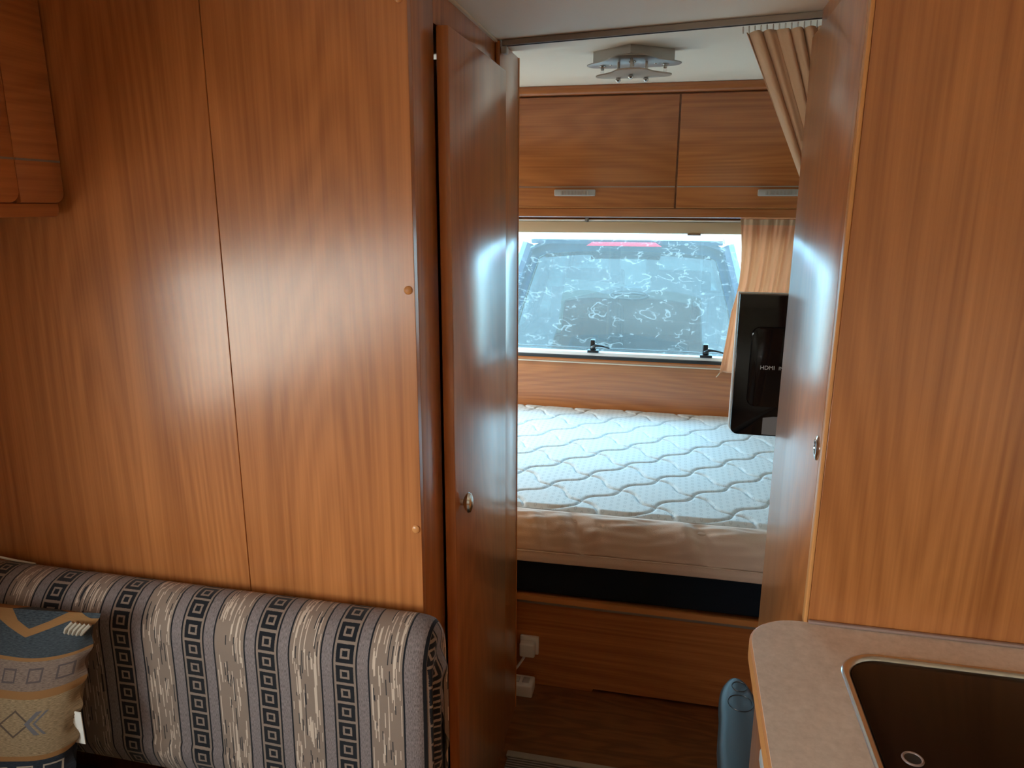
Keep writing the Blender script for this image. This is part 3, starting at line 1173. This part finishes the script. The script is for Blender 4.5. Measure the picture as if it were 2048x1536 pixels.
obj('front_cover', grid(B(), pil(True), 48, 48, lambda a, b: (a, b)), 'woven_pillow', pl, smooth=80, recalc=False)
obj('back_cover', grid(B(), pil(False), 48, 48, lambda a, b: (a, b)), 'woven_pillow', pl, smooth=80, recalc=False)
e = pil(True)(1.0, .42)
obj('care_tag', box(B(), e.x - .008, e.x + .012, e.y - .001, e.y + .0005, e.z - .03, e.z + .035), 'white_plastic', pl)
e = pil(True)(.95, .95)
bm = B()
for i in range(5):
    tube(bm, [e + Vector((-.03 + i * .009, -.004, -.018 + i * .002)), e + Vector((-.018 + i * .009, -.010, .001)), e + Vector((-.008 + i * .009, -.004, .012))], .0035, 6)
obj('corner_knot', bm, 'carpet_binding', pl)

# white cord at the far left
bm = B()
tube(bm, [(XL + .002, 1.10, .800), (-1.34, 1.128, .790), (-1.305, 1.134, .783), (-1.26, 1.136, .779)], .0025, 8)
tag(obj('charging_cable', bm, 'white_plastic'), 'thin white cable lying on the backrest top at the left edge', 'cable')

# ------------------------------------------------------------------ curtain rail and aisle curtain
rl = thing('curtain_rail', 'grey curtain rail running across the ceiling from wardrobe to tall cupboard', 'rail', (-.08, 1.64, CZ - .01))
ra, rb = Vector((-.4035, 1.7215, CZ - .007)), Vector((.262, 1.596, CZ - .007))
dr = (rb - ra).normalized()
nr = Vector((-dr.y, dr.x, 0))


def bar(bm, a, b, w, h):
    vsb = []
    for p_ in (a, b):
        for sx_, sz_ in ((-1, -1), (1, -1), (1, 1), (-1, 1)):
            vsb.append(bm.verts.new(p_ + nr * (w / 2 * sx_) + Vector((0, 0, h / 2 * sz_))))
    for q in ((0, 1, 2, 3), (7, 6, 5, 4), (0, 4, 5, 1), (1, 5, 6, 2), (2, 6, 7, 3), (3, 7, 4, 0)):
        bm.faces.new([vsb[i] for i in q])
    return bm


obj('rail_profile', bar(B(), ra, rb, .016, .011), 'grey_rail', rl)
obj('rail_slot', bar(B(), ra + Vector((0, 0, -.0062)), rb + Vector((0, 0, -.0062)), .005, .0012), 'black_plastic', rl)
obj('end_bracket', box(B(), -.4065, -.394, 1.711, 1.733, CZ - .029, CZ - .0135, .002), 'light_grey_plastic', rl)

cu = thing('aisle_curtain', 'beige pleated curtain hanging from the rail and swept behind the tall cupboard', 'curtain', (.25, 1.61, 1.2))


def ctop(s_):
    a = .104 + s_ * .155
    p_ = ra + dr * ((a - ra.x) / dr.x)
    return p_


def cur_f(u_, v_):
    z = CZ - .027 - v_ * .72
    x0 = .106 + max(0, (1.845 - z)) * .455
    x0 = min(x0, .272 + .0 * v_)
    x1 = .262 + .10 * min(1, v_ * 1.6)
    x = x0 + (x1 - x0) * u_
    y = 1.626 - u_ * .024 if v_ < .02 else 0
    ytop = ra.y + (x - ra.x) * dr.y / dr.x
    wtop = max(0, 1 - v_ * 3)
    y = ytop * wtop + (1 - wtop) * 1.622
    amp = .0105 * (1 - .35 * v_)
    ph = u_ * 2 * PI * 6.2 + .5 * math.sin(v_ * 5)
    y += amp * math.sin(ph) + .003 * math.sin(ph * 2.3 + v_ * 3)
    x += .004 * math.cos(ph) * (1 if 0.02 < u_ < .98 else 0)
    y = max(y, 1.592) if x > .236 else y
    return (x, y, z)


o = obj('pleated_cloth', grid(B(), cur_f, 150, 60), 'aisle_curtain', cu, smooth=80, recalc=False)
sm = o.modifiers.new('thick', 'SOLIDIFY')
sm.thickness = .0016
for i in range(15):
    s_ = i / 14
    p_ = ctop(s_)
    obj('hook', torus(B(), (p_.x, p_.y, CZ - .0222), dr, .0058, .0012, 12, 5), 'white_plastic', cu)

# window curtain at the right of the end window
wc = thing('window_curtain', 'orange-beige curtain gathered at the right side of the end window', 'curtain', (.33, YB - .09, .80))


def wcur(u_, v_):
    z = 1.462 - v_ * .652
    t = v_
    x0 = .246 + .016 * math.sin(min(1, t / .6) * PI) - (.040 * ((t - .40) / .60) ** 1.3 if t > .40 else 0)
    x1 = .50 - .04 * t
    if u_ < 1:
        pass
    ph = u_ * 2 * PI * 4.5 + .6 * math.sin(t * 4)
    y = YB - .098 + .012 * math.sin(ph) * (.5 + .5 * t) + .004 * math.sin(ph * 1.9 + t * 6)
    return (x0 + (x1 - x0) * u_, y, z + .006 * math.sin(u_ * 5) * t)


o = obj('gathered_cloth', grid(B(), wcur, 90, 60), 'window_curtain', wc, smooth=80, recalc=False)
o.modifiers.new('thick', 'SOLIDIFY').thickness = .0012
obj('heading_tape', grid(B(), lambda a, b: tuple(Vector(wcur(a, .012 + b * .035)) + Vector((0, -.003, 0))), 90, 3), 'blind_fabric', wc, smooth=80, recalc=False)
e0 = Vector(wcur(0, 1))
bm = B()
tube(bm, [e0 + Vector((.002, -.002, .004)), e0 + Vector((-.004, -.004, -.006)), e0 + Vector((-.012, -.004, -.016))], .002, 6)
obj('tie_thread', bm, 'blind_fabric', wc)

# ------------------------------------------------------------------ television
TVY = 1.80
tv = thing('television', 'black flat television seen from the back beside the tall cupboard', 'television', (.40, TVY, .96))
TX0, TX1, TZ0, TZ1 = .152, .665, .958, 1.302
obj('back_shell', prism(B(), rrect(TX0, TX1, TZ0, TZ1, .018, 6, (1, 1, 0, 0)), 'y', TVY, TVY + .028, .003), 'black_gloss', tv)
obj('raised_back', prism(B(), rrect(TX0 + .032, TX1 - .032, TZ0 + .075, TZ1 - .075, .02, 6), 'y', TVY - .010, TVY, .004), 'black_gloss', tv)
obj('screen_bezel', prism(B(), rrect(TX0 - .003, TX1 + .003, TZ0 - .002, TZ1 + .002, .018, 6, (1, 1, 0, 0)), 'y', TVY + .0285, TVY + .042, .003), 'white_metal', tv)
obj('screen', box(B(), TX0 + .012, TX1 - .012, TVY + .042, TVY + .0435, TZ0 + .018, TZ1 - .015), 'black_gloss', tv)
obj('sticker', prism(B(), [(.226, TZ0 + .004), (.262, TZ0 + .004), (.262, TZ0 + .050), (.250, TZ0 + .050), (.226, TZ0 + .046)], 'y', TVY - .0008, TVY - .0001), 'sticker_grey', tv)
text('port_lettering', 'HDMI', .0135, (.2085, TVY - .0102, 1.126), (PI / 2, 0, 0), 'silver_print', tv)
text('port_lettering', 'IN', .012, (.2505, TVY - .0102, 1.126), (PI / 2, 0, 0), 'silver_print', tv)
bm = B()
box(bm, .40, .46, 1.584, 1.596, 1.07, 1.19, .003)
tube(bm, [(.43, 1.594, 1.13), (.43, TVY - .012, 1.13)], .014, 12)
box(bm, .38, .48, TVY - .014, TVY - .008, 1.08, 1.18, .002)
obj('wall_bracket', bm, 'grey_plastic', tv)

# ------------------------------------------------------------------ ceiling lamp
lp = thing('ceiling_lamp', 'silver three-armed ceiling lamp with frosted glass plate', 'lamp', (-.13, 1.97, 1.87))
LC = Vector((-.131, 2.005))


def smooth_outline(half, steps=6):
    full = half + [(-x, y) for x, y in half[-2:0:-1]]
    out, n_ = [], len(full)
    for i in range(n_):
        p0, p1, p2, p3 = (Vector(full[(i + k_) % n_]) for k_ in (-1, 0, 1, 2))
        for j in range(steps):
            t = j / steps
            q = .5 * ((2 * p1) + (p2 - p0) * t + (2 * p0 - 5 * p1 + 4 * p2 - p3) * t * t + (3 * p1 - p0 - 3 * p2 + p3) * t ** 3)
            out.append((LC.x + q.x, LC.y + q.y))
    return out


PLATE = [(0, -.138), (.030, -.132), (.048, -.112), (.060, -.085), (.080, -.058), (.104, -.036), (.118, -.010), (.104, .018), (.06, .030), (0, .034)]
BODY = [(LC.x + x, LC.y + y) for x, y in ((0, -.142), (.100, -.030), (.100, .012), (.05, .022), (-.05, .022), (-.100, .012), (-.100, -.030))]


obj('lamp_body', prism(B(), BODY, 'z', 1.852, 1.888), 'brushed_aluminium', lp)
obj('lamp_plate', prism(B(), smooth_outline(PLATE), 'z', 1.848, 1.8515, .0012), 'brushed_aluminium', lp)
gl = [(LC.x + .004 + (x - LC.x) * .78, LC.y - .062 + (y - LC.y) * .74) for x, y in smooth_outline(PLATE)]
obj('glass_plate', prism(B(), gl, 'z', 1.812, 1.816, .001), 'lamp_glass', lp)
for (hx, hy), (bx_, by_) in (((0, -.098), (0, -.060)), ((-.034, -.052), (-.078, -.012)), ((.034, -.052), (.078, -.012))):
    x, y = LC.x + hx, LC.y + hy
    sp = obj('spacer', tube(B(), [(x, y, 1.848), (x, y, 1.817)], .0036, 10), 'steel', lp)
    obj('spacer_knob', lathe(B(), [(.003, 0), (.006, -.002), (.007, -.006), (.004, -.010), (.001, -.011)], (x, y, 1.8118), (0, 0, 1), 14), 'steel', sp)
    x, y = LC.x + bx_, LC.y + by_
    ho = obj('bulb_holder', lathe(B(), [(.009, 0), (.009, -.002), (.0045, -.003), (.0045, -.010), (.001, -.0101)], (x, y, 1.848), (0, 0, 1), 14), 'steel', lp)
    obj('bulb', lathe(B(), [(.003, 0), (.0048, -.004), (.0048, -.014), (.002, -.019), (.0006, -.020)], (x, y, 1.8375), (0, 0, 1), 12), 'bulb_glass', ho)
for a in (-.055, .055):
    x, y = LC.x + a, LC.y - .02
    obj('screw', lathe(B(), [(.004, 0), (.003, -.0012), (.001, -.0015)], (x, y, 1.848), (0, 0, 1), 10), 'chrome', lp)

# ------------------------------------------------------------------ the car outside
GZ = -.45
CXC = -.315
car = thing('car', 'dark blue estate car parked close behind the end window', 'car', (CXC, 6.5, GZ))


def sec(y, ztop, wr_, wb_, zb, wl, zl):
    """half section: roof, roof edge, belt, sill"""
    return [(0, ztop), (wr_ * .5, ztop - .008), (wr_ * .85, ztop - .028), (wr_, ztop - .07), (wr_ + (wb_ - wr_) * .45, zb + (ztop - zb) * .48), (wb_, zb), (wb_ + .035, zb - .12), (wl, zb - .4), (wl - .02, zl + .12), (wl - .08, zl), (0, zl)]


def tail_y(z):
    if z > .60:
        return 4.42 + (z - .60) * .46
    return 4.42 - .10 * min(1, (.60 - z) / .45) if z > -.1 else 4.30


SEC = sec(0, 1.325, .60, .80, .62, .92, -.22)


def lower_ring(y, s):
    return [(x * s, z) for x, z in SEC]


# lower body: belt and below, lofted from tail to nose
bm = B()
stations = [(4.36, .975, .60), (4.5, .99, .62), (5.2, 1.0, .64), (6.4, 1.0, .62), (7.3, .99, .58), (8.1, .96, .50), (8.55, .86, .36)]
rings = []
for (y, s_, zb) in stations:
    half = [(.80 * s_, zb), (.835 * s_, zb - .10), (.915 * s_, zb - .34), (.91 * s_, zb - .62), (.87 * s_, -.20), (.6 * s_, -.24)]
    full = [(CXC + x, y, z) for x, z in half] + [(CXC - x, y, z) for x, z in half[::-1]]
    rings.append([bm.verts.new(p_) for p_ in full])
for a in range(len(rings) - 1):
    for j in range(len(rings[0]) - 1):
        bm.faces.new((rings[a][j], rings[a][j + 1], rings[a + 1][j + 1], rings[a + 1][j]))
bm.faces.new(rings[0])
bm.faces.new(rings[-1])
# bonnet
for a in range(4, len(rings) - 1):
    bm.faces.new((rings[a][0], rings[a + 1][0], rings[a + 1][-1], rings[a][-1]))
obj('lower_body', bm, 'car_paint', car, smooth=50)

# roof skin with rounded edges
def roof_f(u_, v_):
    y = 4.66 + v_ * 2.35
    a = u_ * 2 - 1
    zt = 1.318 + .03 * math.sin(min(1, v_ * 1.15) * PI) - (.26 * max(0, (v_ - .80) / .2) ** 1.6)
    w = .655 - .03 * v_
    return (CXC + a * w, y, zt - .085 * abs(a) ** 5 - .012 * a * a)


o = obj('roof', grid(B(), roof_f, 36, 24), 'car_paint', car, smooth=60)
o.modifiers.new('t', 'SOLIDIFY').thickness = .02


def pillar(name, pts, w, mat='car_paint'):
    bm_ = B()
    for s_ in (-1, 1):
        tube(bm_, [(CXC + s_ * x, y, z) for x, y, z in pts], w, 8)
    return bm_


# tailgate surround: strip between body outline and the glass
def gate_pt(x, z):
    return (CXC + x, 4.42 + (z - .60) * .42 + .10 * (abs(x) / .7) ** 3, z)


out_h = [(0, 1.318), (.30, 1.312), (.52, 1.290), (.615, 1.245), (.665, 1.12), (.735, .88), (.795, .62), (.80, .50), (.5, .47), (0, .47)]
in_h = [(0, 1.235), (.30, 1.228), (.50, 1.212), (.555, 1.185), (.585, 1.09), (.645, .88), (.695, .66), (.685, .57), (.45, .55), (0, .55)]
outl = out_h + [(-x, z) for x, z in out_h[-2:0:-1]]
inl = in_h + [(-x, z) for x, z in in_h[-2:0:-1]]
bm = B()
vo = [bm.verts.new(gate_pt(*p_)) for p_ in outl]
vi = [bm.verts.new(gate_pt(*p_)) for p_ in inl]
vd = [bm.verts.new(Vector(gate_pt(*p_)) + Vector((0, .03, 0))) for p_ in inl]
for j in range(len(vo)):
    k2 = (j + 1) % len(vo)
    bm.faces.new((vo[j], vo[k2], vi[k2], vi[j]))
    bm.faces.new((vi[j], vi[k2], vd[k2], vd[j]))
tg = obj('tailgate', bm, 'car_paint', car, smooth=40)
# glass
bm = B()
gp = [p_ for p_ in inl]
rows = []
for lv in (1.0, .8, .6, .4, .2):
    rows.append([bm.verts.new(Vector(gate_pt(x * (.99 * lv), .90 + (z - .90) * (.995 * lv))) + Vector((0, .006 - .012 * (1 - lv), 0))) for x, z in gp])
for a in range(4):
    for j in range(len(gp)):
        k2 = (j + 1) % len(gp)
        bm.faces.new((rows[a][j], rows[a][k2], rows[a + 1][k2], rows[a + 1][j]))
bm.faces.new(rows[-1])
obj('rear_window', bm, 'car_glass', car, smooth=60)
# spoiler and brake light
bm = B()
prism_sp = [(4.60, 1.305), (4.69, 1.345), (4.95, 1.350), (4.95, 1.318), (4.72, 1.285), (4.62, 1.278)]
prism(bm, prism_sp, 'x', CXC - .585, CXC + .585, .006)
sp = obj('spoiler', bm, 'car_paint', car)
obj('brake_light', prism(B(), [(CXC - .235, 1.268), (CXC + .225, 1.268), (CXC + .185, 1.292), (CXC - .195, 1.292)], 'y', 4.592, 4.63, .003), 'brake_red', car)
for s_ in (-1, 1):
    xr = CXC + s_ * .565
    bm = B()
    tube(bm, [(xr, 4.86, 1.30), (xr, 4.93, 1.358), (xr, 5.1, 1.385), (xr, 6.3, 1.39), (xr, 6.6, 1.35), (xr, 6.65, 1.30)], .017, 8)
    obj('roof_rail', bm, 'car_trim', car)
    # pillars and side glass
    for pts in ([(.62, 4.70, 1.27), (.70, 4.62, 1.0), (.80, 4.50, .60)], [(.62, 5.75, 1.27), (.80, 5.70, .62)], [(.60, 6.75, 1.20), (.80, 7.35, .58)]):
        obj('pillar', tube(B(), [(CXC + s_ * x, y, z) for x, y, z in pts], .045, 8), 'car_paint', car)
    bm = B()
    q = [bm.verts.new((CXC + s_ * x, y, z)) for x, y, z in ((.635, 4.75, 1.25), (.79, 4.55, .61), (.79, 7.3, .58), (.60, 6.75, 1.21))]
    bm.faces.new(q)
    o = obj('side_window', bm, 'car_side_glass', car)
    o.modifiers.new('t', 'SOLIDIFY').thickness = .004
    obj('tail_light', box(B(), CXC + s_ * .83 - .06, CXC + s_ * .83 + .06, 4.335, 4.40, .28, .58, .02), 'brake_red', car)
    for yw in (5.05, 7.75):
        w_ = obj('wheel', lathe(B(), [(.02, -.11), (.28, -.11), (.33, -.08), (.335, 0), (.33, .08), (.28, .11), (.02, .11)], (CXC + s_ * .80, yw, GZ + .336), (1, 0, 0), 28), 'tyre', car)
        obj('wheel_rim', lathe(B(), [(.20, 0), (.20, .012), (.14, .006), (.04, .012), (.01, .014)], (CXC + s_ * .91, yw, GZ + .336), (s_, 0, 0), 24), 'brushed_aluminium', w_)
bm = B()
q = [bm.verts.new((CXC + x, y, z)) for x, y, z in ((-.58, 6.72, 1.20), (.58, 6.72, 1.20), (.78, 7.42, .58), (-.78, 7.42, .58))]
bm.faces.new(q)
o = obj('windscreen', bm, 'car_side_glass', car)
o.modifiers.new('t', 'SOLIDIFY').thickness = .004
obj('rear_bumper', box(B(), CXC - .88, CXC + .88, 4.25, 4.42, -.20, .08, .04, 3), 'car_paint', car)
obj('number_plate', box(B(), CXC - .26, CXC + .26, 4.338, 4.352, .18, .29, .004), 'outer_white', car)
obj('cabin_floor', box(B(), CXC - .78, CXC + .78, 4.50, 7.3, .05, .09), 'car_interior', car)
obj('rear_bench_back', prism(B(), [(5.55, .10), (5.75, .10), (5.95, .86), (5.85, .88)], 'x', CXC - .66, CXC + .66, .02), 'car_interior', car)
for i, xo in enumerate((-.16, .135)):
    obj('light_gap_block', box(B(), CXC + xo - .05, CXC + xo + .05, 5.90, 5.97, .97, 1.12, .03, 3), 'light_gap_pale', car)  # added pale blocks in place of bright see-through gaps to the windscreen
    obj('front_seat_back', prism(B(), [(6.2, .12), (6.4, .12), (6.46, .98), (6.34, .98)], 'x', CXC + (i * 2 - 1) * .36 - .25, CXC + (i * 2 - 1) * .36 + .25, .03), 'car_interior', car)
obj('reflection_board', prism(B(), [(CXC - .46, .60), (CXC - .40, 1.04), (CXC + .02, 1.005), (CXC - .40, .90), (CXC - .43, .62)], 'y', 4.86, 4.875), 'reflection_board', car)  # added board imitating the caravan's reflection in the rear glass
obj('parcel_cover', box(B(), CXC - .60, CXC + .60, 4.80, 5.60, .655, .67, .004), 'car_interior', car)
bm = B()
tube(bm, [(CXC + .02, 4.40, .60), (CXC + .25, 4.405, .62), (CXC + .42, 4.41, .625)], .007, 6)
obj('wiper', bm, 'car_trim', car)
em = obj('oval_reflection', torus(B(), (0, 0, 0), (0, 1, 0), .1, .010, 40, 6), 'car_trim', car)  # added ring imitating the caravan's oval logo mirrored in the glass
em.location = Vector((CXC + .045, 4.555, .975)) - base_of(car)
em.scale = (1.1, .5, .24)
em2 = obj('oval_reflection_bar', box(B(), -.06, .06, -.003, .003, -.004, .004, .001), 'car_trim', em)  # added bar inside the imitated logo reflection
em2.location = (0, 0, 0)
# end
